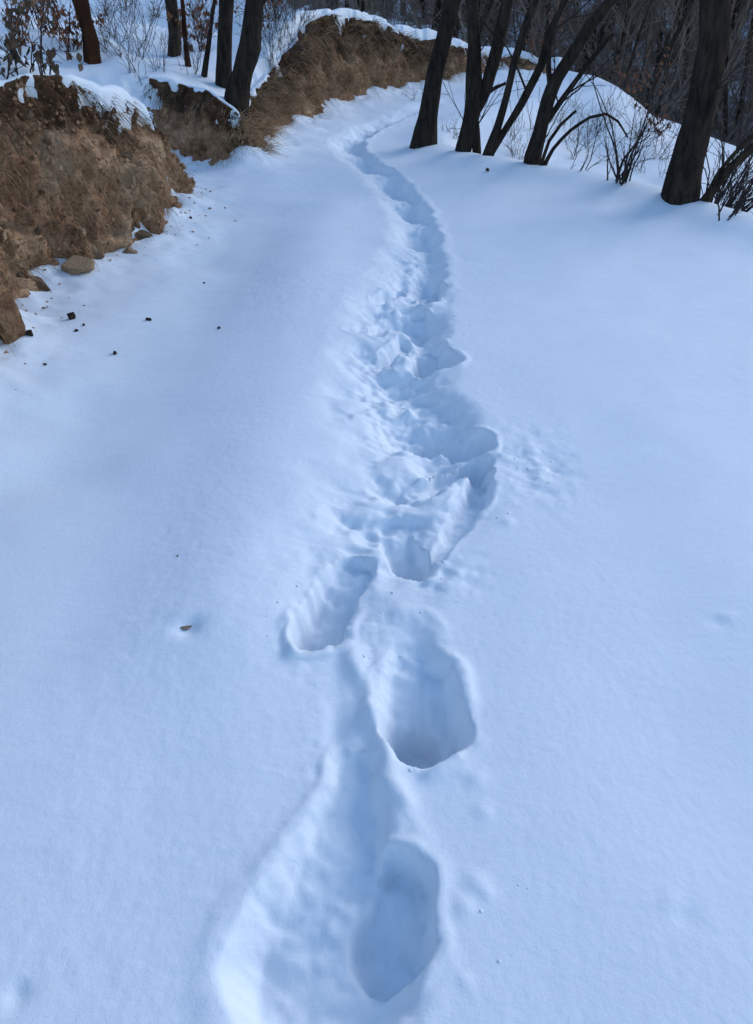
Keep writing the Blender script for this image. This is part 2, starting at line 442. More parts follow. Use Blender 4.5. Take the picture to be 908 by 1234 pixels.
def H(x, y, detail=True):
    x = np.asarray(x, float); y = np.asarray(y, float); shp = x.shape
    x = x.ravel(); y = y.ravel()
    z = np.zeros_like(x)
    left = inside(POLY_LEFT, x, y); road = inside(POLY_ROAD, x, y) & ~left
    # gentle relief of the road snow
    z += 0.030 * noise2(x * 0.55, y * 0.40, 3) + 0.016 * noise2(x * 1.5, y * 0.9, 5)
    # rest: everything beyond the road edge falls away
    out = ~left & ~road
    de = np.zeros_like(x)
    if out.any():
        de[out] = dist_line(EL, x[out], y[out])
        d = de[out]
        d1 = np.minimum(d, 0.75); z[out] += -(0.85 * d1 * d1 / (d1 + 0.28)) - 0.30 * np.clip(d - 0.75, 0, None) - 0.25 * np.clip(d - 4.5, 0, None)
        z[out] += np.clip(d, 0, 1) * 0.10 * noise2(x[out] * 0.9, y[out] * 0.9, 7)
        z[out] = np.maximum(z[out], -14) + 0.06 * np.exp(-(d + 0.15) ** 2 / 0.06)
    if road.any():
        de2 = dist_line(EL, x[road], y[road])
        z[road] += 0.06 * np.exp(-(de2 - 0.15) ** 2 / 0.06)
    if left.any():
        xl = x[left]; yl = y[left]
        dl = dist_line(BL, xl, yl)
        S = BL[::2]; V = BV[::2]
        acc = np.zeros((len(xl), 3)); ws = np.zeros(len(xl))
        for s, v in zip(S, V):
            w = 1.0 / (((xl - s[0]) ** 2 + (yl - s[1]) ** 2) + 0.004) ** 2.2
            ws += w; acc += w[:, None] * v[None, :]
        acc /= ws[:, None]
        h, w, sl = acc[:, 0], acc[:, 1], acc[:, 2]
        rag = dl - 0.075 + 0.075 * fbm2(xl, yl, 4.0, 3, 171) + 0.02 * noise2(xl * 22, yl * 22, 175)
        up = sstep(0.0, 1.0, rag / (w * 1.0 + 0.02))
        over = np.clip(dl - w - 0.1, 0, None)
        top = (h + 0.05 + 0.05 * sstep(.25, .05, sl)) * up
        hill = np.where(sl >= 0, sl * over - 0.0016 * np.clip(over, 0, 90) ** 2, -np.minimum(-sl * over, 1.6))
        lump = sstep(0.3, 1.2, over)
        z[left] = z[left] * (1 - 0.3 * up) + top + hill + lump * (0.10 * noise2(xl * 1.1, yl * 1.1, 13) + 0.05 * noise2(xl * 2.7, yl * 2.7, 15)) + up * 0.03 * noise2(xl * 5, yl * 5, 17)
    # drift of snow piled along the foot of the bank
    near = (road | left) & (x < 2.4) & (x > -5) & (y > -3) & (y < 13.6)
    if near.any():
        xn = x[near]; yn = y[near]
        db = dist_line(BL, xn, yn); sd = np.where(left[near], db, -db)
        foot = np.exp(-np.clip(-sd, 0, None) / 0.20) * (1 - sstep(0.10, 0.30, sd))
        z[near] += foot * (0.075 + 0.07 * fbm2(xn, yn, 4.5, 3, 19)) + 0.035 * np.exp(-db / 0.5) * (0.5 + noise2(xn * 3, yn * 3, 20)) * (1 - sstep(0.0, 0.3, sd))
    if detail:
        # soft low ridge left of the trail, shallow dip between it and the bank
        c1 = gp(350, 440); c2 = gp(395, 250)
        e = c2 - c1; t = np.clip(((x - c1[0]) * e[0] + (y - c1[1]) * e[1]) / (e @ e), -0.6, 1)
        d = np.hypot(x - c1[0] - t * e[0], y - c1[1] - t * e[1])
        z += 0.04 * np.exp(-(d / 0.30) ** 2)
        c1 = gp(60, 560); c2 = gp(290, 280)
        e = c2 - c1; t = np.clip(((x - c1[0]) * e[0] + (y - c1[1]) * e[1]) / (e @ e), 0, 1)
        d = np.hypot(x - c1[0] - t * e[0], y - c1[1] - t * e[1])
        z -= 0.026 * np.exp(-(d / 0.30) ** 2)
        near = (np.abs(x) < 6) & (y > -1) & (y < 15)
        xn = x[near]; yn = y[near]
        pat = sstep(-.25, .45, fbm2(xn, yn, 0.9, 2, 27))
        fine = 0.0060 * fbm2(xn, yn * 0.8, 2.6, 2, 23) + pat * 0.0016 * fbm2(xn, yn, 24, 3, 29) + 0.0008 * fbm2(xn, yn, 60, 2, 28)
        z[near] += fine
        dep, rim = trail(x, y)
        z += rim - dep
        z += 0.6 * blobs(x, y, MARKS)
        z += blobs(x, y, [(px, py, 1.1 * w, -.022) for (px, py, w) in TREE_FEET])
        # scuffed patch right of the sideways sweep
        c = gp(640, 560); q = ((x - c[0]) / 0.13) ** 2 + ((y - c[1]) / 0.22) ** 2
        m = q < 4
        z[m] += np.exp(-q[m]) * (0.015 * fbm2(x[m], y[m], 17, 3, 33) - 0.004)
        c = gp(540, 690); q = ((x - c[0]) / 0.10) ** 2 + ((y - c[1]) / 0.10) ** 2
        m = q < 4
        z[m] += np.exp(-q[m]) * 0.010 * fbm2(x[m], y[m], 26, 2, 35)
    return z.reshape(shp)

def Hs(x, y): return float(H(np.array([x]), np.array([y]), False)[0])

def hit(px, py):
    """pixel -> first point of the ground along that direction"""
    dx, dy, dz = ray(px, py)
    t = np.linspace(1.0, 40, 2600)
    z = CAM_H + dz * t
    h = H(dx * t, dy * t, False)
    k = np.argmax(z < h)
    if not (z < h).any(): k = len(t) - 1
    return Vector((dx * t[k], dy * t[k], h[k]))

# ------------------------------------------------------------------ ground sheet
def axis(segs, lo, hi, g=1.09):
    a = [segs[0][0]]
    for (s, e, st) in segs:
        n = int(round((e - s) / st)); a += list(np.linspace(s, e, n + 1)[1:])
    left = []; st = segs[0][2]; v = a[0]
    while v > lo:
        st *= g; v -= st; left.append(v)
    right = []; st = segs[-1][2]; v = a[-1]
    while v < hi:
        st *= g; v += st; right.append(v)
    return np.array(left[::-1] + a + right)

xs = axis([(-4.5, -2.2, .04), (-2.2, -0.7, .022), (-0.7, 0.75, .0075), (0.75, 2.6, .02), (2.6, 5.0, .035)], -160, 160)
ys = axis([(0.35, 3.6, .0075), (3.6, 6.0, .011), (6.0, 9.5, .02), (9.5, 15.0, .035)], -60, 160)
XX, YY = np.meshgrid(xs, ys)
ZZ = H(XX, YY)
nx, ny = len(xs), len(ys)
idx = np.arange(nx * ny).reshape(ny, nx)
quads = np.stack([idx[:-1, :-1], idx[:-1, 1:], idx[1:, 1:], idx[1:, :-1]], -1).reshape(-1, 4)
ground = mesh_np('snow_ground', np.stack([XX, YY, ZZ], -1).reshape(-1, 3), quads, SNOW)
tag(ground, 'snow covered track with a deep trodden line of footprints', kind='structure')
print('ground verts', nx * ny)

# ------------------------------------------------------------------ wooded hillside across the hollow
def hill_z(a, r):
    x = r * np.sin(a); y = 8 + r * np.cos(a)
    return -5.2 + 0.50 * (r - 9) - 0.0016 * np.clip(r - 9, 0, None) ** 2 + 0.35 * fbm2(x, y, 0.35, 4, 201) + 0.06 * fbm2(x, y, 2.0, 3, 207)
aa = np.linspace(math.radians(-16), math.radians(120), 200); rr = np.concatenate([np.arange(8, 40, 0.25), np.arange(40, 130, 2.0)])
A2, R2 = np.meshgrid(aa, rr)
lowside = sstep(math.radians(-8), math.radians(-16), A2) * 8
HZ = hill_z(A2, R2) - lowside
ii = np.arange(A2.size).reshape(A2.shape)
q2 = np.stack([ii[:-1, :-1], ii[1:, :-1], ii[1:, 1:], ii[:-1, 1:]], -1).reshape(-1, 4)
hillside = mesh_np('wooded_hillside', np.stack([R2 * np.sin(A2), 8 + R2 * np.cos(A2), HZ], -1).reshape(-1, 3), q2[:, ::-1], LITTER)
tag(hillside, 'dark leaf strewn hillside of the wood beyond the track', kind='structure')

# ------------------------------------------------------------------ earth banks cut along the left of the track
def bank(name, pts, hs, ws, label, seed, grass_n, grass_mat):
    L, V = catmull(pts, [hs, ws], 0.02)
    n = len(L)
    T = np.gradient(L, axis=0)
    kern = np.exp(-np.linspace(-2, 2, 41) ** 2); kern /= kern.sum()
    Tp = np.stack([np.convolve(np.pad(T[:, k], 20, mode='edge'), kern, 'valid') for k in (0, 1)], -1)
    Tp /= np.linalg.norm(Tp, axis=1)[:, None]
    N = np.stack([-Tp[:, 1], Tp[:, 0]], -1)                 # inland
    rows = 64
    t = np.linspace(-0.22, 1.30, rows)
    prof_d = np.where(t < 1, np.clip(t, -0.3, 1) ** 1.0, 1 + (t - 1) * 1.6)
    prof_z = np.where(t < 1, t, 1 - (t - 1) * 0.9)
    prof_d = prof_d - 0.16 * np.sin(np.clip(t, 0, 1) * math.pi)  # hollowed under the turf, bulging foot
    prof_d = np.where(t > 0.75, prof_d - 0.10 * np.sin(np.clip((t - 0.75) / 0.35, 0, 1) * math.pi), prof_d)
    h = V[:, 0][:, None]; w = V[:, 1][:, None]
    wig = 0.05 * noise2(np.arange(n) * 0.035, np.zeros(n), seed)[:, None] + 0.03 * noise2(np.arange(n) * 0.11, np.zeros(n), seed + 3)[:, None]
    off = w * prof_d[None, :] + wig
    X = L[:, 0][:, None] + N[:, 0][:, None] * off
    Y = L[:, 1][:, None] + N[:, 1][:, None] * off
    hv = h * (1 + 0.07 * noise2(np.arange(n) * 0.05, np.ones(n), seed + 5)[:, None])
    Z = hv * prof_z[None, :] + 0 * X
    amp = np.interp(t, [-.22, 0, .9, 1.3], [.9, 1.1, 1.0, .3])[None, :] * np.clip(h / 0.5, 0.45, 1)
    D = 0.12 * fbm3(X, Y, Z, 3.4, 4, seed) + 0.07 * (0.5 - np.abs(fbm3(X, Y, Z * 0.7, 9, 3, seed + 9)) * 2) + 0.032 * fbm3(X, Y, Z, 26, 3, seed + 15)
    D = D * amp
    X2 = X - N[:, 0][:, None] * D; Y2 = Y - N[:, 1][:, None] * D; Z2 = Z + 0.35 * D
    P = np.stack([X2, Y2, Z2], -1)
    ii = np.arange(n * rows).reshape(n, rows)
    q = np.stack([ii[:-1, :-1], ii[1:, :-1], ii[1:, 1:], ii[:-1, 1:]], -1).reshape(-1, 4)
    o = mesh_np(name, P.reshape(-1, 3), q, SOIL)
    at = o.data.attributes.new('layer', 'FLOAT', 'POINT')
    at.data.foreach_set('value', np.broadcast_to(np.clip(t, 0, 1)[None, :], (n, rows)).astype(np.float32).ravel().copy())
    tag(o, label, kind='structure')
    return o, P, N, t

P1 = BANK[1:10].tolist() + [(-1.50, 6.38), (-1.95, 6.62)]
H1 = BH[1:7].tolist() + [.97, .84, .68, 0.36, 0.10]
W1 = BW[1:10].tolist() + [.35, .3]
bank1, BP1, BN1, bt = bank('earth_bank', np.array(P1), H1, W1, 'tall crumbling brown earth bank with clods beside the track', 301, 0, None)
P2 = [(-2.55, 7.78), (-2.20, 7.60), (-1.88, 7.44)] + BANK[12:].tolist()
H2 = [0.62, 0.64, 0.60] + BH[12:].tolist()
W2 = [.3, .3, .3, .3] + BW[13:].tolist()
bank2, BP2, BN2, _ = bank('earth_bank', np.array(P2), H2, W2, 'low earth bank clad in dry grass following the bend of the track', 331, 0, None)

def stone_mesh(name, seed, mat, sub=2, flat=(1, 1, 1), rough=0.28, cuts=5):
    r = random.Random(seed)
    import bmesh
    bm = bmesh.new(); bmesh.ops.create_icosphere(bm, subdivisions=sub, radius=1.0)
    planes = []
    for k in range(cuts):
        v = Vector((r.gauss(0, 1), r.gauss(0, 1), r.gauss(0, 1))).normalized(); planes.append((v, r.uniform(0.42, 0.8)))
    co = np.array([v.co for v in bm.verts])
    nn = fbm3(co[:, 0] + seed, co[:, 1], co[:, 2], 1.6, 3, seed)
    for v, a in zip(bm.verts, nn):
        p = v.co * (1 + rough * a)
        for (pn, d) in planes:
            s = p.dot(pn) - d
            if s > 0: p = p - pn * s * 0.98
        v.co = Vector((p.x * flat[0], p.y * flat[1], p.z * flat[2]))
    me = bpy.data.meshes.new(name); bm.to_mesh(me); bm.free()
    for pgn in me.polygons: pgn.use_smooth = False
    me.materials.append(mat)
    return me

# snow lying over the lip of each bank, with a ragged melting edge
def snow_cap(bk, P, N, t, seed, lo, hi, edge, thick, drape=0.0):
    i0, i1 = int(lo * len(P)), int(hi * len(P)); j0 = 36
    Q = P[i0:i1, j0:].copy()
    for ax, wdt in ((0, 9), (1, 5)):
        pad = [(0, 0)] * 3; pad[ax] = (wdt // 2, wdt // 2); A = np.pad(Q, pad, mode='edge')
        Q = sum(np.take(A, np.arange(k, k + Q.shape[ax]), axis=ax) for k in range(wdt)) / wdt
    n, m = Q.shape[:2]; S = np.arange(n)[:, None] * .02; T = t[j0:][None, :]
    t0 = edge - drape * sstep(.55, .95, (np.arange(n) / n))[:, None] + 0.12 * noise2(S * 2.2 + 0 * T, np.zeros((n, m)), seed) + 0.07 * noise2(S * 7 + 0 * T, T * 3, seed + 1) + 0.03 * noise2(S * 20, T * 9, seed + 2)
    th = thick * sstep(-0.02, 0.10, T - t0) - 0.05 * sstep(0.03, -0.08, T - t0)
    Nn = N[i0:i1]
    Q[:, :, 0] -= Nn[:, 0][:, None] * th * .5; Q[:, :, 1] -= Nn[:, 1][:, None] * th * .5; Q[:, :, 2] += th
    ii = np.arange(n * m).reshape(n, m)
    q = np.stack([ii[:-1, :-1], ii[1:, :-1], ii[1:, 1:], ii[:-1, 1:]], -1).reshape(-1, 4)
    mesh_np('snow_cap', Q.reshape(-1, 3), q, SNOW, bk)
snow_cap(bank1, BP1, BN1, bt, 611, .40, .97, .93, .06, .14)
snow_cap(bank2, BP2, BN2, bt, 631, .02, .99, .98, .04)

# stones and clods stuck in the face of each bank: parts of that bank
stone_kinds = [stone_mesh('stone', 400 + k, [ROCK_BROWN, ROCK_TAN, SOIL][k % 3], 2, (1, R.uniform(.5, .8), R.uniform(.4, .7)), .5, 9) for k in range(9)]
def stud(bk, P, n, smin, smax, seed, lo, hi, tmax=46):
    r = random.Random(seed)
    for k in range(n):
        i = r.randrange(int(lo * len(P)), int(hi * len(P))); j = int(13 + (tmax - 13) * r.random() ** 1.5)
        p = P[i, j]
        me = r.choice(stone_kinds)
        o = bpy.data.objects.new('stone', me); C.objects.link(o); o.parent = bk
        s = smin + (smax - smin) * r.random() ** 2.2
        o.location = p; o.scale = (s, s * r.uniform(.7, 1.2), s * r.uniform(.6, 1.0))
        o.rotation_euler = (r.uniform(0, 6.3), r.uniform(0, 6.3), r.uniform(0, 6.3))
lo1 = 0.52
stud(bank1, BP1, 190, .014, .062, 5, lo1, .96)
stud(bank2, BP2, 40, .012, .035, 6, .03, .55)

# finer crumbs: one mass per bank
def crumbs(bk, P, n, seed, lo, hi, smin, smax):
    r = np.random.default_rng(seed)
    oct_v = np.array([(1, 0, 0), (-1, 0, 0), (0, 1, 0), (0, -1, 0), (0, 0, 1), (0, 0, -1)], float)
    oct_f = np.array([(0, 2, 4), (2, 1, 4), (1, 3, 4), (3, 0, 4), (2, 0, 5), (1, 2, 5), (3, 1, 5), (0, 3, 5)])
    i = r.integers(int(lo * len(P)), int(hi * len(P)), n); j = (9 + 44 * r.random(n) ** 1.2).astype(int)
    c = P[i, j]; s = smin + (smax - smin) * r.random(n) ** 2
    v = oct_v[None] * s[:, None, None] * r.uniform(.75, 1.1, (n, 6, 1)) + r.normal(0, .12, (n, 6, 3)) * s[:, None, None] + c[:, None, :]
    f = oct_f[None] + (np.arange(n) * 6)[:, None, None]
    o = mesh_np('soil_crumbs', v.reshape(-1, 3), f.reshape(-1, 3), SOIL, bk, smooth=False)
    tag(o, kind='stuff')
crumbs(bank1, BP1, 4200, 8, lo1, .98, .005, .019)
def spill(bk, L, n, seed, smin, smax):
    r = np.random.default_rng(seed)
    i = r.integers(0, len(L) - 1, n); T = L[i + 1] - L[i]; T = T / np.linalg.norm(T, axis=1)[:, None]
    d = np.abs(r.normal(0, .13, n)) + .0
    c = L[i] + T * r.uniform(0, .12, (n, 1)) + np.stack([T[:, 1], -T[:, 0]], -1) * d[:, None]
    z = H(c[:, 0], c[:, 1]); s_ = (smin + (smax - smin) * r.random(n) ** 3)
    ov = np.array([(1, 0, 0), (-1, 0, 0), (0, 1, 0), (0, -1, 0), (0, 0, .7), (0, 0, -.7)], float)
    of = np.array([(0, 2, 4), (2, 1, 4), (1, 3, 4), (3, 0, 4), (2, 0, 5), (1, 2, 5), (3, 1, 5), (0, 3, 5)])
    v = ov[None] * s_[:, None, None] * r.uniform(.6, 1.2, (n, 6, 1)) + np.concatenate([c, z[:, None]], 1)[:, None, :]
    o = mesh_np('soil_crumbs', v.reshape(-1, 3), (of[None] + (np.arange(n) * 6)[:, None, None]).reshape(-1, 3), SOIL, bk, smooth=False)
    tag(o, kind='stuff')
k0 = int(np.argmin(np.hypot(BL[:, 0] + 1.9, BL[:, 1] - 2.6))); k1 = int(np.argmin(np.hypot(BL[:, 0] + 1.33, BL[:, 1] - 6.05))); k2 = int(np.argmin(np.hypot(BL[:, 0] + 1.55, BL[:, 1] - 7.3)))
spill(bank1, BL[k0:k1 + 3], 170, 55, .003, .014)
spill(bank2, BL[k2:k2 + 60], 160, 56, .003, .010)
crumbs(bank2, BP2, 1600, 9, .03, .9, .004, .013)

# dry grass and hanging roots: many thin blades as one mass per bank
def blades(name, base, direc, length, width, bend, mat, parent, seed):
    r = np.random.default_rng(seed); n = len(base)
    d = direc / np.linalg.norm(direc, axis=1)[:, None]
    side = np.cross(d, r.normal(0, 1, (n, 3))); side /= np.linalg.norm(side, axis=1)[:, None]
    K = 4; V = []
    for k in range(K):
        t = k / (K - 1)
        c = base + d * (length * t)[:, None] + bend * (length * t * t)[:, None]
        w = (width * (1 - 0.85 * t))[:, None]
        V += [c - side * w, c + side * w]
    V = np.stack(V, 1)
    f = []
    for k in range(K - 1): f.append((2 * k, 2 * k + 1, 2 * k + 3, 2 * k + 2))
    f = np.array(f)[None] + (np.arange(n) * 2 * K)[:, None, None]
    o = mesh_np(name, V.reshape(-1, 3), f.reshape(-1, 4), mat, parent)
    tag(o, kind='stuff'); return o

def bank_grass(bk, P, N, n, seed, lo, hi, jlo, jhi, lmin, lmax, down, mat, name, wd=.0022):
    r = np.random.default_rng(seed)
    # clustered in tufts
    nt = max(1, n // 14)
    ti = r.integers(int(lo * len(P)), int(hi * len(P)), nt); tj = r.integers(jlo, jhi, nt)
    k = r.integers(0, nt, n)
    i = np.clip(ti[k] + r.normal(0, 2.2, n).astype(int), 0, len(P) - 1); j = np.clip(tj[k] + r.normal(0, 1.5, n).astype(int), 0, P.shape[1] - 1)
    b = P[i, j] + r.normal(0, .006, (n, 3))
    outw = np.concatenate([-N[i], np.zeros((n, 1))], 1)
    d = outw * r.uniform(.3, .9, (n, 1)) + r.normal(0, .28, (n, 3)) + np.array([0, 0, 1.0])[None] * (r.uniform(-.2, .9, (n, 1)) if not down else r.uniform(-1.2, -.1, (n, 1)))
    bend = np.array([0, 0, -1.0])[None] * r.uniform(.2, .9, (n, 1)) + outw * 0.1
    return blades(name, b, d, r.uniform(lmin, lmax, n), np.full(n, wd) * r.uniform(.6, 1.3, n), bend, mat, bk, seed + 1)

bank_grass(bank1, BP1, BN1, 1300, 21, lo1, .97, 42, 56, .06, .20, True, GRASS_DARK, 'hanging_roots')
bank_grass(bank1, BP1, BN1, 3000, 23, lo1, .97, 14, 50, .04, .17, True, GRASS_DRY, 'dry_grass', .0022)
bank_grass(bank2, BP2, BN2, 5200, 25, .15, .97, 16, 50, .08, .24, False, GRASS_DRY, 'dry_grass', .0030)
bank_grass(bank2, BP2, BN2, 4200, 27, .03, .97, 36, 56, .08, .26, True, GRASS_DARK, 'hanging_roots', .0028)

# ------------------------------------------------------------------ loose rocks and clods on the snow
def rock(px, py, wpx, hpx, mat, label, seed, group=None, name='rock', cat='rock', flat=.6, rz=0.0, tilt=0.0, sink=.25, cuts=6):
    p = hit(px, py); depth = (p.y) / ray(px, py)[1]
    sx = wpx / 2 * depth / F_PX; sz = hpx / 2 * depth / F_PX
    me = stone_mesh(name, seed, mat, 3, (1, 1, 1), .55, cuts + 4)
    o = bpy.data.objects.new(name, me); C.objects.link(o)
    o.scale = (sx, sx * flat, sz); o.rotation_euler = (0, tilt, rz)
    zz = float(H(np.array([p.x]), np.array([p.y]))[0])
    o.location = (p.x, p.y, zz + sz * (0.8 - 2 * sink))
    tag(o, label, cat, group)
    return o
rock(10, 402, 56, 84, SOIL, 'large rounded lump of brown earth and roots fallen at the foot of the tall bank', 501, name='earth_lump', cat='earth lump', flat=.9, sink=.2, cuts=2)
rock(96, 326, 52, 30, ROCK_TAN, 'biggest pale tan rock resting in snow at the bank foot', 502, flat=.8, rz=.3, tilt=.15)
rock(42, 347, 46, 18, ROCK_BROWN, 'low flat rock half buried in snow beside the earth lump', 503, flat=.7, tilt=.08)
rock(172, 287, 54, 17, ROCK_BROWN, 'long brown slab sloping from the bank foot into the snow', 504, flat=.55, rz=-.5, tilt=.35)
rock(152, 276, 34, 14, ROCK_BROWN, 'short brown slab leaning beside the long slab', 505, flat=.6, rz=-.5, tilt=.35)
rock(155, 304, 24, 10, ROCK_TAN, 'small reddish tan stone lying in snow below the long slab', 506, flat=.6, rz=-.3, tilt=.2)
rock(118, 310, 22, 12, ROCK_BROWN, 'small brown stone against the biggest tan rock', 507, flat=.7, rz=.2, tilt=.2)
rock(86, 384, 13, 14, CLOD, 'dark pointed clod standing in snow near the earth lump', 508, name='clod', cat='clod', sink=.1)
rock(36, 404, 14, 12, CLOD, 'dark clod touching the side of the earth lump', 509, name='clod', cat='clod', sink=.1)
for k, (px, py, w) in enumerate([(178, 382, 8), (138, 423, 8), (264, 395, 6), (101, 391, 5), (92, 399, 7), (55, 439, 4), (246, 336, 4), (216, 681, 3.5), (588, 206, 6), (230, 262, 5)]):
    rock(px, py, w, w * .75, CLOD, 'small dark crumb of earth lying loose on the snow', 520 + k, 'earth crumbs scattered on the snow', 'earth_crumb', 'earth crumb', .8, rz=k, tilt=.3 * (k % 3 - 1), sink=.2)
# a curled dead leaf in its melted dent
def leaf_obj(px, py, size, rz, label, group=None):
    p = hit(px, py); z = float(H(np.array([p.x]), np.array([p.y]))[0])
    V = []; Fc = []
    n = 8
    for i in range(n + 1):
        t = i / n; w = 0.42 * math.sin(math.pi * min(1, t * 1.02) ** 0.8) if 0 < i < n else 0.02
        for s in (-1, 0, 1):
            V.append((t - .5, s * w, 0.05 * abs(s) * w * 3 + 0.12 * (t - .5) ** 2))
    for i in range(n):
        for s in range(2):
            a = i * 3 + s; Fc.append((a, a + 3, a + 4, a + 1))
    V = np.array(V) * size
    top = V + np.array([0, 0, .0008]); m = len(V); Fc = np.array(Fc)
    o = mesh_np('dead_leaf', np.vstack([V, top]), np.vstack([Fc[:, ::-1], Fc + m]), LEAF_GREY)
    o.location = (p.x, p.y, z - .001); o.rotation_euler = (0.1, 0.05, rz)
    tag(o, label, 'leaf', group)
leaf_obj(227, 764, .040, .3, 'curled brown dead leaf lying in a small melted dent of the snow')

# ------------------------------------------------------------------ trees
class Tubes:
    def __init__(s): s.V = []; s.Q = []; s.n = 0
    def tube(s, pts, rad, sides, wob=0.0, seed=0, flare=False):
        pts = np.asarray([tuple(p) for p in pts], float); m = len(pts)
        T = np.gradient(pts, axis=0); T /= (np.linalg.norm(T, axis=1)[:, None] + 1e-9)
        ref = np.array([1.0, 0, 0]) if abs(T[0][0]) < .8 else np.array([0, 1.0, 0])
        a = np.linspace(0, 2 * math.pi, sides, endpoint=False)
        rings = []
        for k in range(m):
            u = ref - T[k] * (ref @ T[k]); u /= np.linalg.norm(u) + 1e-9; ref = u
            v = np.cross(T[k], u)
            r = np.full(sides, rad[k])
            if wob: r = r * (1 + wob * noise3(np.cos(a) * 1.6 + seed, np.sin(a) * 1.6, np.full(sides, pts[k][2] * 2.2), seed) + 0.5 * wob * noise3(np.cos(a) * 4 + seed, np.sin(a) * 4, np.full(sides, pts[k][2] * 5), seed + 1))
            rings.append(pts[k] + np.cos(a)[:, None] * u * r[:, None] + np.sin(a)[:, None] * v * r[:, None])
        s.V.append(np.concatenate(rings))
        i = np.arange(m * sides).reshape(m, sides) + s.n
        j = np.roll(i, -1, axis=1)
        s.Q.append(np.stack([i[:-1], j[:-1], j[1:], i[1:]], -1).reshape(-1, 4))
        s.n += m * sides
    def build(s, name, mat, parent, origin):
        return mesh_np(name, np.concatenate(s.V) - np.array(origin), np.concatenate(s.Q), mat, parent)

def smooth_pts(P, rad, step=0.10):
    P = np.array([tuple(p) for p in P]); o, v = catmull(P, [rad], step)
    return o, v[:, 0]

def grow(tb, r, p, d, L, rad, level, up=0.15, thin=0.0035, sides=(7, 5, 4, 3)):
    n = max(4, int(L / 0.16)); pts = [Vector(p)]; d = Vector(d).normalized()
    st = L / n
    for k in range(n):
        d = (d + Vector((r.gauss(0, .11), r.gauss(0, .11), r.gauss(0, .09) + up * .12))).normalized()
        pts.append(pts[-1] + d * st)
    rr = [max(thin, rad * (1 - 0.85 * (k / n) ** 1.2)) for k in range(n + 1)]
    tb.tube(pts, rr, sides[min(level, 3)])
    if level < 3:
        c = [5, 5, 4][level]
        for q in range(c):
            k = r.randint(max(1, n // 4), n); dd = (pts[k] - pts[k - 1]).normalized()
            ax = Vector((r.gauss(0, 1), r.gauss(0, 1), r.gauss(0, 1))).normalized()
            nd_ = (Matrix.Rotation(r.uniform(.45, .95), 3, dd.cross(ax).normalized()) @ dd)
            grow(tb, r, pts[k], nd_, L * r.uniform(.42, .62), rr[k] * r.uniform(.5, .75), level + 1, up, thin, sides)

def tree(name, label, stems, y_off=0.0, twigs=0, mat=None, seed=0, top=5.0, crown=True, cat='tree', group=None, side=14, base=None, wob=.24):
    """stems: list of (pixel polyline, pixel widths). First point of the first stem is where the trunk meets the snow."""
    mat = mat or BARK
    r = random.Random(seed)
    b = base or hit(*stems[0][0][0])
    y = b.y + y_off
    org = Vector((b.x, y, b.z if not y_off else Hs(b.x, y)))
    root = empty(name, org); tag(root, label, cat, group)
    for si, (pl, wd) in enumerate(stems):
        pts = []; rad = []
        for (px, py), w in zip(pl, wd):
            p = at_y(px, py, y + 0.0)
            pts.append(p); rad.append(w / 2 * (y / ray(px, py)[1]) / F_PX)
        main = si == 0
        tb = Tubes()
        end_d = (pts[-1] - pts[-2]).normalized()
        if main:                                   # root flare sunk in the snow
            dn = pts[0] - (pts[1] - pts[0]).normalized() * 0.5
            pts = [dn] + pts; rad = [rad[0] * 1.6] + [rad[0] * 1.10] + rad[1:]
        out_of_frame = pl[-1][1] <= 2
        if out_of_frame:                           # go on above the picture
            n = 5; p = pts[-1].copy(); d = end_d.copy(); rr = rad[-1]
            for k in range(n):
                d = (d + Vector((r.gauss(0, .06), r.gauss(0, .10), .10))).normalized()
                p = p + d * (top / n); pts.append(p.copy()); rad.append(rr * (1 - .78 * (k + 1) / n))
        sp, sr = smooth_pts(pts, rad)
        # slight natural wander
        sp = sp + 0.012 * np.stack([noise2(np.arange(len(sp)) * .33, np.zeros(len(sp)), seed + 31 + si), noise2(np.arange(len(sp)) * .33, np.ones(len(sp)), seed + 37 + si), np.zeros(len(sp))], -1)
        if not main: sp[0] = np.array(pts[0])
        tb.tube(sp, sr, side if rad[0] > .03 else 8, wob if rad[0] > .02 else .08, seed + si * 7)
        tb.build('trunk' if main else 'branch', mat, root, org)
        for q in range(twigs if rad[0] > .02 else 0):
            k = r.randint(max(2, int(len(sp) * .08)), max(3, int(len(sp) * .42))); dd = Vector(sp[k + 1] - sp[k - 1]).normalized()
            az = r.uniform(-1.2, 1.2) + (0 if r.random() < .6 else math.pi); nd_ = (dd * .8 + Vector((math.cos(az), math.sin(az), .1)) * .7).normalized()
            tc = Tubes(); grow(tc, r, Vector(sp[k]), nd_, r.uniform(.35, .95), r.uniform(.005, .011), 2, thin=.0022)
            tc.build('branch', TWIG, root, org)
        if out_of_frame and crown:
            zlo = pts[-5].z + .2; k0 = max(1, len(sp) - int(len(sp) * .45)); nb = 6 if rad[0] > .05 else 3
            for q in range(nb):
                k = r.randint(k0, len(sp) - 2); dd = Vector(sp[k + 1] - sp[k - 1]).normalized()
                az = r.uniform(0, 6.28); nd_ = (dd * .7 + Vector((math.cos(az), math.sin(az), .25)) * .75).normalized()
                tc = Tubes(); grow(tc, r, Vector(sp[k]), nd_, r.uniform(.9, 1.8) * top / 5, sr[k] * .55, 1)
                tc.build('branch', TWIG, root, org)
    return root

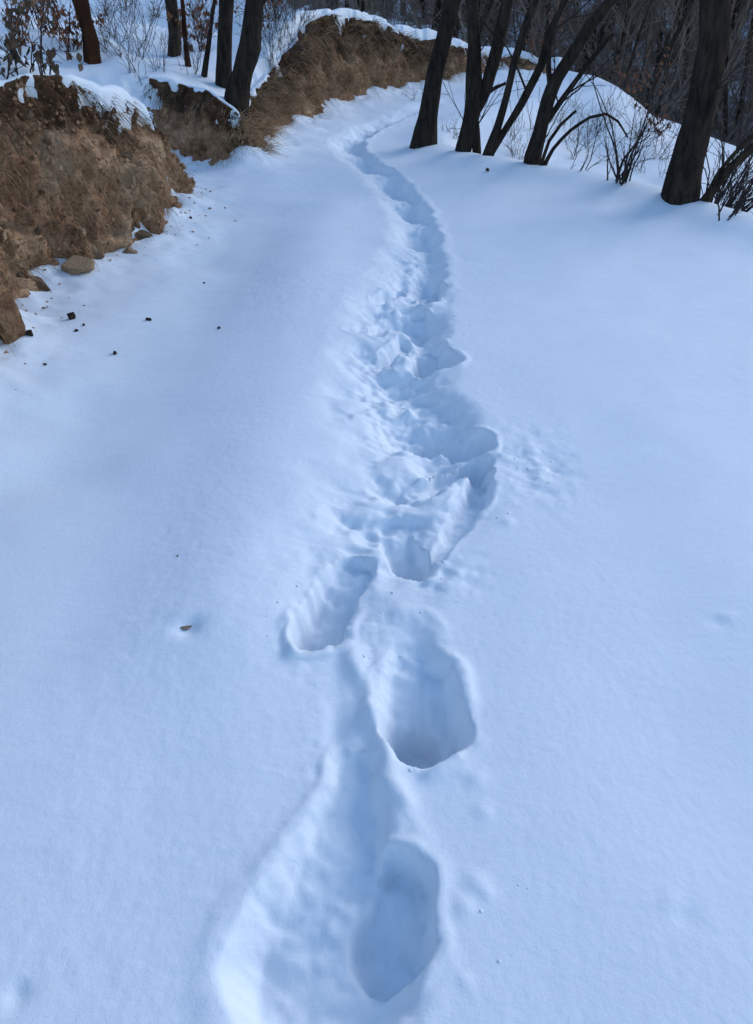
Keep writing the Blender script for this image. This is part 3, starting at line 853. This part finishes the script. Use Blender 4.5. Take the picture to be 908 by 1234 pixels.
tree('leaning_tree', 'sturdy dark tree leaning from the road edge in front of the far bank',
     [([(509, 172), (517, 130), (527, 80), (536, 45), (546, 0)], [27, 23, 21, 20, 20])], seed=1, twigs=3)
tree('forked_tree', 'forked dark tree with two thick stems and a cracked double foot',
     [([(558, 184), (566, 150), (571, 120), (572, 60), (570, 0)], [17, 17, 18, 17, 15]),
      ([(571, 138), (585, 108), (596, 70), (605, 30), (612, 0)], [12, 14, 15, 15, 14]),
      ([(575, 194), (572, 156), (571, 132)], [10, 11, 9]),
      ([(586, 113), (597, 105), (609, 100)], [5, 4.5, 3])], seed=2, twigs=3, y_off=.22)
tree('slender_tree', 'slender tree of two thin stems parting in a V at the snow',
     [([(588, 190), (600, 155), (611, 118), (620, 80), (632, 35), (646, 0)], [12, 9.5, 9, 9, 9, 8]),
      ([(590, 186), (610, 155), (636, 112), (654, 78), (662, 40), (682, 0)], [9, 8, 10, 10.5, 9, 7])], seed=3, twigs=3, y_off=.22)
tree('forked_tree', 'stout leaning tree dividing into diverging limbs above a thick trunk',
     [([(640, 202), (652, 160), (662, 120), (672, 94), (690, 66), (712, 30), (736, 0)], [20, 17, 17, 15, 13, 13, 12]),
      ([(664, 112), (660, 85), (661, 55), (671, 20), (680, 0)], [8, 7, 7, 7, 7]),
      ([(657, 150), (673, 126), (690, 102), (712, 72), (740, 40)], [8, 7.5, 7, 6, 4]),
      ([(668, 95), (682, 82), (692, 65)], [3, 3, 2])], seed=4, twigs=3, y_off=.22)
tree('big_tree', 'thickest dark trunk standing on the brow beside the fallen log',
     [([(815, 250), (829, 190), (846, 126), (857, 60), (864, 0)], [40, 37, 36, 34, 33])], seed=5, twigs=7, y_off=.22, top=6)
tree('leaning_tree', 'thick dark tree with a sharp lean right above the earth bank',
     [([(284, 134), (291, 100), (300, 55), (303, 30), (306, 0)], [28, 26, 25, 23, 22]),
      ([(272, 118), (278, 96), (288, 74)], [4, 4, 3])], seed=6, twigs=3, mat=BARK)
tree('upright_tree', 'upright dark tree close behind the leaning one above the bank',
     [([(270, 104), (271, 70), (273, 30), (273, 0)], [20, 19, 18, 18])], seed=7)
tree('sapling', 'thin dark sapling between two trees above the bank',
     [([(247, 92), (252, 60), (256, 30), (258, 0)], [6, 5.5, 5, 5])], seed=8, side=8)
tree('upright_tree', 'upright greyish tree beside a leafy sapling on the snowy slope',
     [([(212, 66), (210, 40), (208, 20), (206, 0)], [15, 14, 14, 14])], seed=9, mat=BARK_B)
tree('sapling', 'reddish sapling just right of the greyish upright tree',
     [([(228, 80), (225, 50), (222, 20), (220, 0)], [7, 6, 5.5, 5])], seed=10, mat=BARK_RUST, side=8)
tree('rusty_tree', 'rust coloured flaky trunk among dead leaves above the tall bank',
     [([(112, 76), (108, 50), (101, 25), (94, 0)], [17, 20, 19, 18])], seed=12, mat=BARK_RUST, wob=.4)

# bent stems springing up beside the stout leaning tree
tree('bent_sapling', 'arched bare stem bowing over to the snow by the stout tree',
     [([(655, 205), (668, 180), (688, 157), (712, 141), (732, 137), (746, 146), (756, 166)], [4.6, 4.2, 4, 3.6, 3.2, 2.6, 1.6]),
      ([(652, 200), (662, 170), (676, 150), (694, 133)], [4.5, 4.2, 4, 3])], seed=14, side=8, cat='sapling', y_off=.20)
tree('fallen_log', 'bare fallen stem slanting up from the snow beside the thickest trunk',
     [([(840, 252), (862, 225), (885, 200), (910, 176), (945, 140)], [11, 10.5, 10, 9, 7]),
      ([(850, 240), (864, 212), (884, 188), (912, 158), (940, 130)], [5, 5, 5, 4.5, 3])], seed=15, side=9, cat='log', mat=BARK_B, crown=False, y_off=.26)

# multi-stemmed bare shrubs
def shrub(px, py, n, hmin, hmax, spread, mat, label, seed, name='bare_shrub', leaves=0, leaf_mat=None, leaf_size=.03, rad=.006, group=None, lean=(0, 0), droop=0.0, at=None, cat='shrub'):
    r = random.Random(seed); p = at or hit(px, py)
    root = empty(name, p); tag(root, label, cat, group)
    tips = []
    tb = Tubes()
    for k in range(n):
        az = r.uniform(0, 6.28); ln = r.uniform(hmin, hmax)
        d = Vector((math.cos(az) * spread * r.random() + lean[0], math.sin(az) * spread * r.random() + lean[1], 1)).normalized()
        m = 8; pts = [Vector((r.gauss(0, .035), r.gauss(0, .035), -.10))]; ln *= r.uniform(.55, 1.15); 
        for q in range(m):
            d = (d + Vector((r.gauss(0, .17), r.gauss(0, .17), -droop * q / m + r.gauss(0, .09)))).normalized(); pts.append(pts[-1] + d * ln / m)
        rr = [max(.0016, rad * r.uniform(.9, 1.0) * (1 - .8 * q / m)) for q in range(m + 1)]
        tb.tube(pts, rr, 5)
        for q in range(r.randint(3, 6)):
            k2 = r.randint(2, m); dd = (pts[k2] - pts[k2 - 1]).normalized()
            nd_ = (dd + Vector((r.gauss(0, .6), r.gauss(0, .6), r.gauss(0, .35)))).normalized(); l2 = ln * r.uniform(.15, .4)
            q2 = [pts[k2]]
            for e in range(4):
                nd_ = (nd_ + Vector((r.gauss(0, .14), r.gauss(0, .14), r.gauss(0, .1) - droop * .2))).normalized(); q2.append(q2[-1] + nd_ * l2 / 4)
            tb.tube(q2, [max(.0013, rr[k2] * .6 * (1 - .17 * e)) for e in range(5)], 4)
            tips += q2[1:]
        tips += pts[3:]
    tb.build('stems', mat, root, (0, 0, 0))
    if leaves:
        # each big hanging leaf is a folded blade
        for k in range(leaves):
            c = r.choice(tips) + Vector((r.gauss(0, .012), r.gauss(0, .012), r.gauss(0, .012)))
            L = leaf_size * r.uniform(.6, 1.3); W = L * r.uniform(.25, .42)
            d = Vector((r.gauss(0, .5), r.gauss(0, .5), -1)).normalized(); sd = d.cross(Vector((r.gauss(0, 1), r.gauss(0, 1), .1))).normalized(); nm = d.cross(sd)
            V = [c, c + d * L * .35 + sd * W + nm * W * .5, c + d * L * .4, c + d * L * .35 - sd * W + nm * W * .5, c + d * L + nm * W * .3, c + d * L * .72 + sd * W * .6 + nm * W * .4, c + d * L * .72 - sd * W * .6 + nm * W * .4, c + d * L * .72]
            Fq = [(0, 1, 2), (0, 2, 3), (4, 7, 5), (4, 6, 7)]; F4 = [(1, 5, 7, 2), (2, 7, 6, 3)]
            if k < 40:
                mesh_np('leaf', [tuple(v) for v in V], [np.array(Fq), np.array(F4)], leaf_mat, root)
            else:
                if k == 40: VV = []; FA = []; FB = []
                o0 = len(VV); VV += [tuple(v) for v in V]; FA += [tuple(i + o0 for i in f) for f in Fq]; FB += [tuple(i + o0 for i in f) for f in F4]
        if leaves > 40:
            tag(mesh_np('leaves', VV, [np.array(FA), np.array(FB)], leaf_mat, root), kind='stuff')
    return root

shrub(748, 219, 16, .5, 1.25, .55, TWIG, 'bushy clump of bare stems on the brow left of the thickest trunk', 31, rad=.008, lean=(.18, 0))
shrub(700, 205, 5, .3, .7, .4, TWIG, 'few thin bare twigs in snow between stout tree and stem clump', 32, rad=.005, lean=(.1, .1))
shrub(872, 262, 7, .35, .8, .5, TWIG, 'small bare shrub beneath the slanting fallen stem', 33, rad=.007, lean=(.3, 0))
shrub(625, 190, 16, .2, .55, .7, TWIG_GREY, 'tangle of pale dry twigs between the V stems and the stout tree', 34, rad=.0035)
shrub(545, 162, 12, .12, .3, .7, TWIG_GREY, 'low pale tuft of dry twigs between leaning tree and forked tree', 35, rad=.003)
shrub(500, 120, 5, .2, .5, .4, TWIG, 'tiny thin twigs sticking from the snow before the far bank', 36, rad=.003)
shrub(720, 160, 14, .2, .6, .8, TWIG_GREY, 'scattered frosty twigs low in the hollow behind the brow', 37, rad=.003)
shrub(690, 190, 8, .4, .9, .5, TWIG, 'thin stems rising from the hollow beneath the arched stem', 38, rad=.004, lean=(.15, .1))
shrub(790, 190, 14, .3, .9, .6, TWIG_GREY, 'pale upright twigs in the hollow close left of the thickest trunk', 39, rad=.004, lean=(.25, 0))
for k, (px, py) in enumerate([(705, 178), (735, 196), (770, 205), (690, 168), (765, 170), (730, 150), (800, 215), (890, 235), (880, 215), (905, 240), (640, 160), (615, 165)]):
    shrub(px, py, 8, .2, .75, .6, TWIG_GREY if k % 2 else TWIG, 'fine bare twigs poking from the snow of the hollow', 260 + k, name='bare_twigs', rad=.0032, lean=(.2, 0), group='twigs in the hollow', cat='twigs')
shrub(672, 150, 10, .2, .5, .7, TWIG_GREY, 'wispy dry twigs in the hollow right behind the stout tree', 40, rad=.003)
for k, (x, y, hh) in enumerate([(3.05, 6.3, 1.5), (3.4, 7.0, 1.8), (3.9, 6.5, 1.6), (3.1, 7.8, 1.9), (3.8, 8.4, 2.2), (4.3, 7.4, 2.0), (2.95, 5.95, 1.1), (2.75, 6.75, 1.3), (3.3, 5.9, 1.3), (2.85, 7.2, 1.5)]):
    shrub(0, 0, 16, hh * .6, hh * 1.15, .35, TWIG, 'dense thicket of slanting bare stems on the slope below the thickest trunk', 140 + k, name='bare_thicket', rad=.009, lean=(.55, 0), group='bare thickets behind the thickest trunk', at=Vector((x, y, Hs(x, y))), cat='thicket')
for k, (x, y, lab) in enumerate([(2.45, 13.7, 'bush of russet dead leaves behind the crest of the snowy mound'), (3.35, 12.1, 'russet leaved bush at the falling end of the snowy mound'), (3.5, 10.9, 'dry russet bush low on the outer side of the snowy mound')]):
    shrub(0, 0, 16, .4, .9, .7, TWIG_GREY, lab, 160 + k, name='leafy_shrub', leaves=110, leaf_mat=LEAF_BROWN, leaf_size=.05, rad=.005, at=Vector((x, y, Hs(x, y))))
def far_sapling(x, y, pl, wd, label, seed):
    z = Hs(x, y); b = Vector((x, y, z)); t = ray(*pl[0])
    # its foot stands behind the mound; the visible line only gives its lean
    tree('sapling', label, [(pl, wd)], seed=seed, side=7, base=b, mat=BARK, top=3)
far_sapling(3.9, 12.6, [(768, 160), (790, 100), (812, 50), (835, 0)], [6, 6, 5.5, 5], 'dark leaning sapling behind the snowy mound, thicker than its neighbour', 171)
far_sapling(3.3, 13.6, [(742, 140), (757, 90), (770, 45), (786, 0)], [4, 4, 3.5, 3], 'thin leaning sapling behind the crest of the snowy mound', 172)
# left slope: leafy shrub, dry leaf bushes, grey brush
shrub(45, 96, 10, .35, .65, .7, TWIG, 'shrub with dark drooping leaves hanging over snow at the bank top', 41, name='leafy_shrub', leaves=110, leaf_mat=LEAF_DARK, leaf_size=.048, rad=.006, droop=.35)
shrub(8, 92, 8, .4, .7, .6, TWIG, 'dark leaved shrub at the high end of the tall bank', 45, name='leafy_shrub', leaves=90, leaf_mat=LEAF_DARK, leaf_size=.048, rad=.006, droop=.35)
shrub(85, 60, 12, .4, .8, .6, TWIG, 'bush full of reddish brown dead leaves in front of the rusty trunk', 42, name='leafy_shrub', leaves=190, leaf_mat=LEAF_BROWN, leaf_size=.045, rad=.006)
shrub(60, 40, 12, .5, .9, .6, TWIG, 'bush of dry brown leaves up the slope behind the drooping shrub', 43, name='leafy_shrub', leaves=170, leaf_mat=LEAF_BROWN, leaf_size=.045, rad=.006)
shrub(238, 62, 12, .5, 1.0, .5, TWIG_GREY, 'bush with sparse russet leaves behind the thin sapling', 44, name='leafy_shrub', leaves=130, leaf_mat=LEAF_BROWN, leaf_size=.05, rad=.005)
shrub(188, 22, 10, .4, .8, .5, TWIG_GREY, 'thin bush with few russet leaves left of the greyish upright tree', 46, name='leafy_shrub', leaves=80, leaf_mat=LEAF_BROWN, leaf_size=.045, rad=.005)
shrub(325, 35, 10, .4, .8, .5, TWIG_GREY, 'sparse russet bush right of the sharply leaning tree', 47, name='leafy_shrub', leaves=80, leaf_mat=LEAF_BROWN, leaf_size=.045, rad=.005)
for k, (px, py) in enumerate([(20, 30), (45, 12), (70, 22), (128, 18), (150, 8), (232, 22), (245, 45), (30, 55)]):
    shrub(px, py, 11, .4, .8, .6, TWIG, 'tangled bush with withered russet leaves up on the snowy slope', 240 + k, name='leafy_shrub', leaves=75, leaf_mat=LEAF_BROWN, leaf_size=.042, rad=.005, group='withered bushes on the snowy slope')
for k, (px, py) in enumerate([(150, 70), (175, 55), (165, 92), (190, 85), (150, 30), (232, 88), (325, 78), (338, 60), (350, 72), (362, 55), (345, 40), (322, 45), (372, 40), (335, 25), (140, 50), (160, 20), (182, 25), (170, 70), (128, 62), (235, 40), (330, 95), (355, 25), (342, 85), (318, 30), (240, 20), (125, 30)]):
    shrub(px, py, 9, .3, .75, .5, TWIG_GREY, 'leafless grey brush of fine stems on the snowy slope', 60 + k, name='grey_brush', rad=.003, group='grey brush on the snowy slope')

# ------------------------------------------------------------------ the wood beyond
def wood_variant(seed, h):
    r = random.Random(seed)
    root = empty('bare_tree', (0, 0, 0)); tag(root, 'slim bare dark tree of the wood on the hillside beyond the bend', 'tree', 'bare trees of the wood beyond')
    tb = Tubes(); pts = [Vector((0, 0, -.4))]; d = Vector((r.uniform(-.05, .22), r.uniform(-.1, .1), 1)).normalized(); n = 14
    for k in range(n):
        d = (d + Vector((r.gauss(0, .05), r.gauss(0, .05), .03))).normalized(); pts.append(pts[-1] + d * h / n)
    r0 = r.uniform(.055, .13); rr = [r0 * (1.15 - .98 * k / n) for k in range(n + 1)]
    sp, sr = smooth_pts(pts, rr, .25); tb.tube(sp, sr, 9, .14, seed); tb.build('trunk', WOOD_BARK if seed % 2 else BARK_B, root, (0, 0, 0))
    tc = Tubes()
    for q in range(13):
        k = r.randint(2, n); az = r.uniform(0, 6.28); dd = (pts[k] - pts[k - 1]).normalized()
        grow(tc, r, pts[k], (dd * .9 + Vector((math.cos(az), math.sin(az), .1)) * .7), r.uniform(.8, 2.0), rr[k] * .5 + .004, 1, thin=.005)
    tc.build('crown', WOOD_TWIG, root, (0, 0, 0))
    return root
variants = [wood_variant(700 + k, R.uniform(6, 9)) for k in range(7)]
def wood_place(k, a, rd):
    src = variants[k % 7]
    x = rd * math.sin(a); y = 8 + rd * math.cos(a); z = float(hill_z(np.array([a]), np.array([rd]))[0])
    if k < 7: o = src
    else:
        o = src.copy(); C.objects.link(o)
        for ch in list(src.children):
            if ch.type == 'MESH':
                c = ch.copy(); C.objects.link(c); c.parent = o
    o.location = (x, y, z); s = R.uniform(.8, 1.25); o.scale = (s, s, s); o.rotation_euler = (0, 0, R.uniform(-.9, .9))
NW = 120
for k in range(NW):
    a = math.radians(-7 + 51 * ((k * 0.618034) % 1.0)); rd = 9.5 + 20 * ((k * 0.7548777) % 1.0) ** 1.1
    wood_place(k, a, rd)

# undergrowth of the wood: uncountable thin stems, one mass
def undergrowth(n, seed):
    r = np.random.default_rng(seed)
    a = np.radians(r.uniform(-7, 60, n)); rd = 8.8 + 22 * r.random(n) ** 1.2
    x = rd * np.sin(a); y = 8 + rd * np.cos(a); z = hill_z(a, rd) - .1
    L = r.uniform(.6, 2.8, n); d = np.stack([r.normal(.18, .25, n), r.normal(0, .25, n), np.ones(n)], -1); d /= np.linalg.norm(d, axis=1)[:, None]
    bend = np.stack([r.normal(0, .18, n), r.normal(0, .18, n), -np.abs(r.normal(0, .1, n))], -1)
    w = r.uniform(.006, .016, n); K = 4; V = []
    ang = [0, 2.094, 4.189]
    for k in range(K):
        t = k / (K - 1); c = np.stack([x, y, z], -1) + d * (L * t)[:, None] + bend * (L * t * t)[:, None]
        for g in ang:
            V.append(c + np.stack([np.cos(g) * w * (1 - .8 * t), np.sin(g) * w * (1 - .8 * t), np.zeros(n)], -1))
    V = np.stack(V, 1); f = []
    for k in range(K - 1):
        for g in range(3): f.append((3 * k + g, 3 * k + (g + 1) % 3, 3 * k + 3 + (g + 1) % 3, 3 * k + 3 + g))
    f = np.array(f)[None] + (np.arange(n) * 3 * K)[:, None, None]
    o = mesh_np('undergrowth', V.reshape(-1, 3), f.reshape(-1, 4), WOOD_TWIG)
    tag(o, 'dense dark leafless undergrowth filling the wood beyond the bend', 'undergrowth', kind='stuff')
undergrowth(4200, 77)

# ------------------------------------------------------------------ loose crumbs of snow kicked out along the trail (uncountable)
def snow_crumbs(n, seed):
    import bmesh
    r = np.random.default_rng(seed)
    bm = bmesh.new(); bmesh.ops.create_icosphere(bm, subdivisions=1, radius=1.0)
    bv = np.array([v.co[:] for v in bm.verts]); bf = np.array([[v.index for v in f.verts] for f in bm.faces]); bm.free()
    G = np.array([gp(*p) for p in TRENCH_PX[:14]])
    seg = r.integers(0, len(G) - 1, n); t = r.random(n)
    c = G[seg] + (G[seg + 1] - G[seg]) * t[:, None] + np.stack([r.normal(0, .13, n), r.normal(0, .08, n)], -1)
    ex = np.array([gp(640, 560), gp(555, 700), gp(580, 1080), gp(340, 740), gp(600, 620)])
    k = r.random(n) < .3; c[k] = ex[r.integers(0, len(ex), k.sum())] + r.normal(0, .07, (k.sum(), 2))
    z = H(c[:, 0], c[:, 1]); sz = .0016 + .0055 * r.random(n) ** 3
    v = bv[None] * sz[:, None, None] * r.uniform(.7, 1.25, (n, len(bv), 1)) * np.array([1.1, 1, .7])[None, None]
    v = v + np.concatenate([c, (z - sz * .1)[:, None]], 1)[:, None, :]
    f = bf[None] + (np.arange(n) * len(bv))[:, None, None]
    o = mesh_np('snow_crumbs', v.reshape(-1, 3), f.reshape(-1, 3), SNOW)
    tag(o, 'loose crumbs of snow kicked up along the footprints', 'snow crumbs', kind='stuff')
snow_crumbs(150, 91)
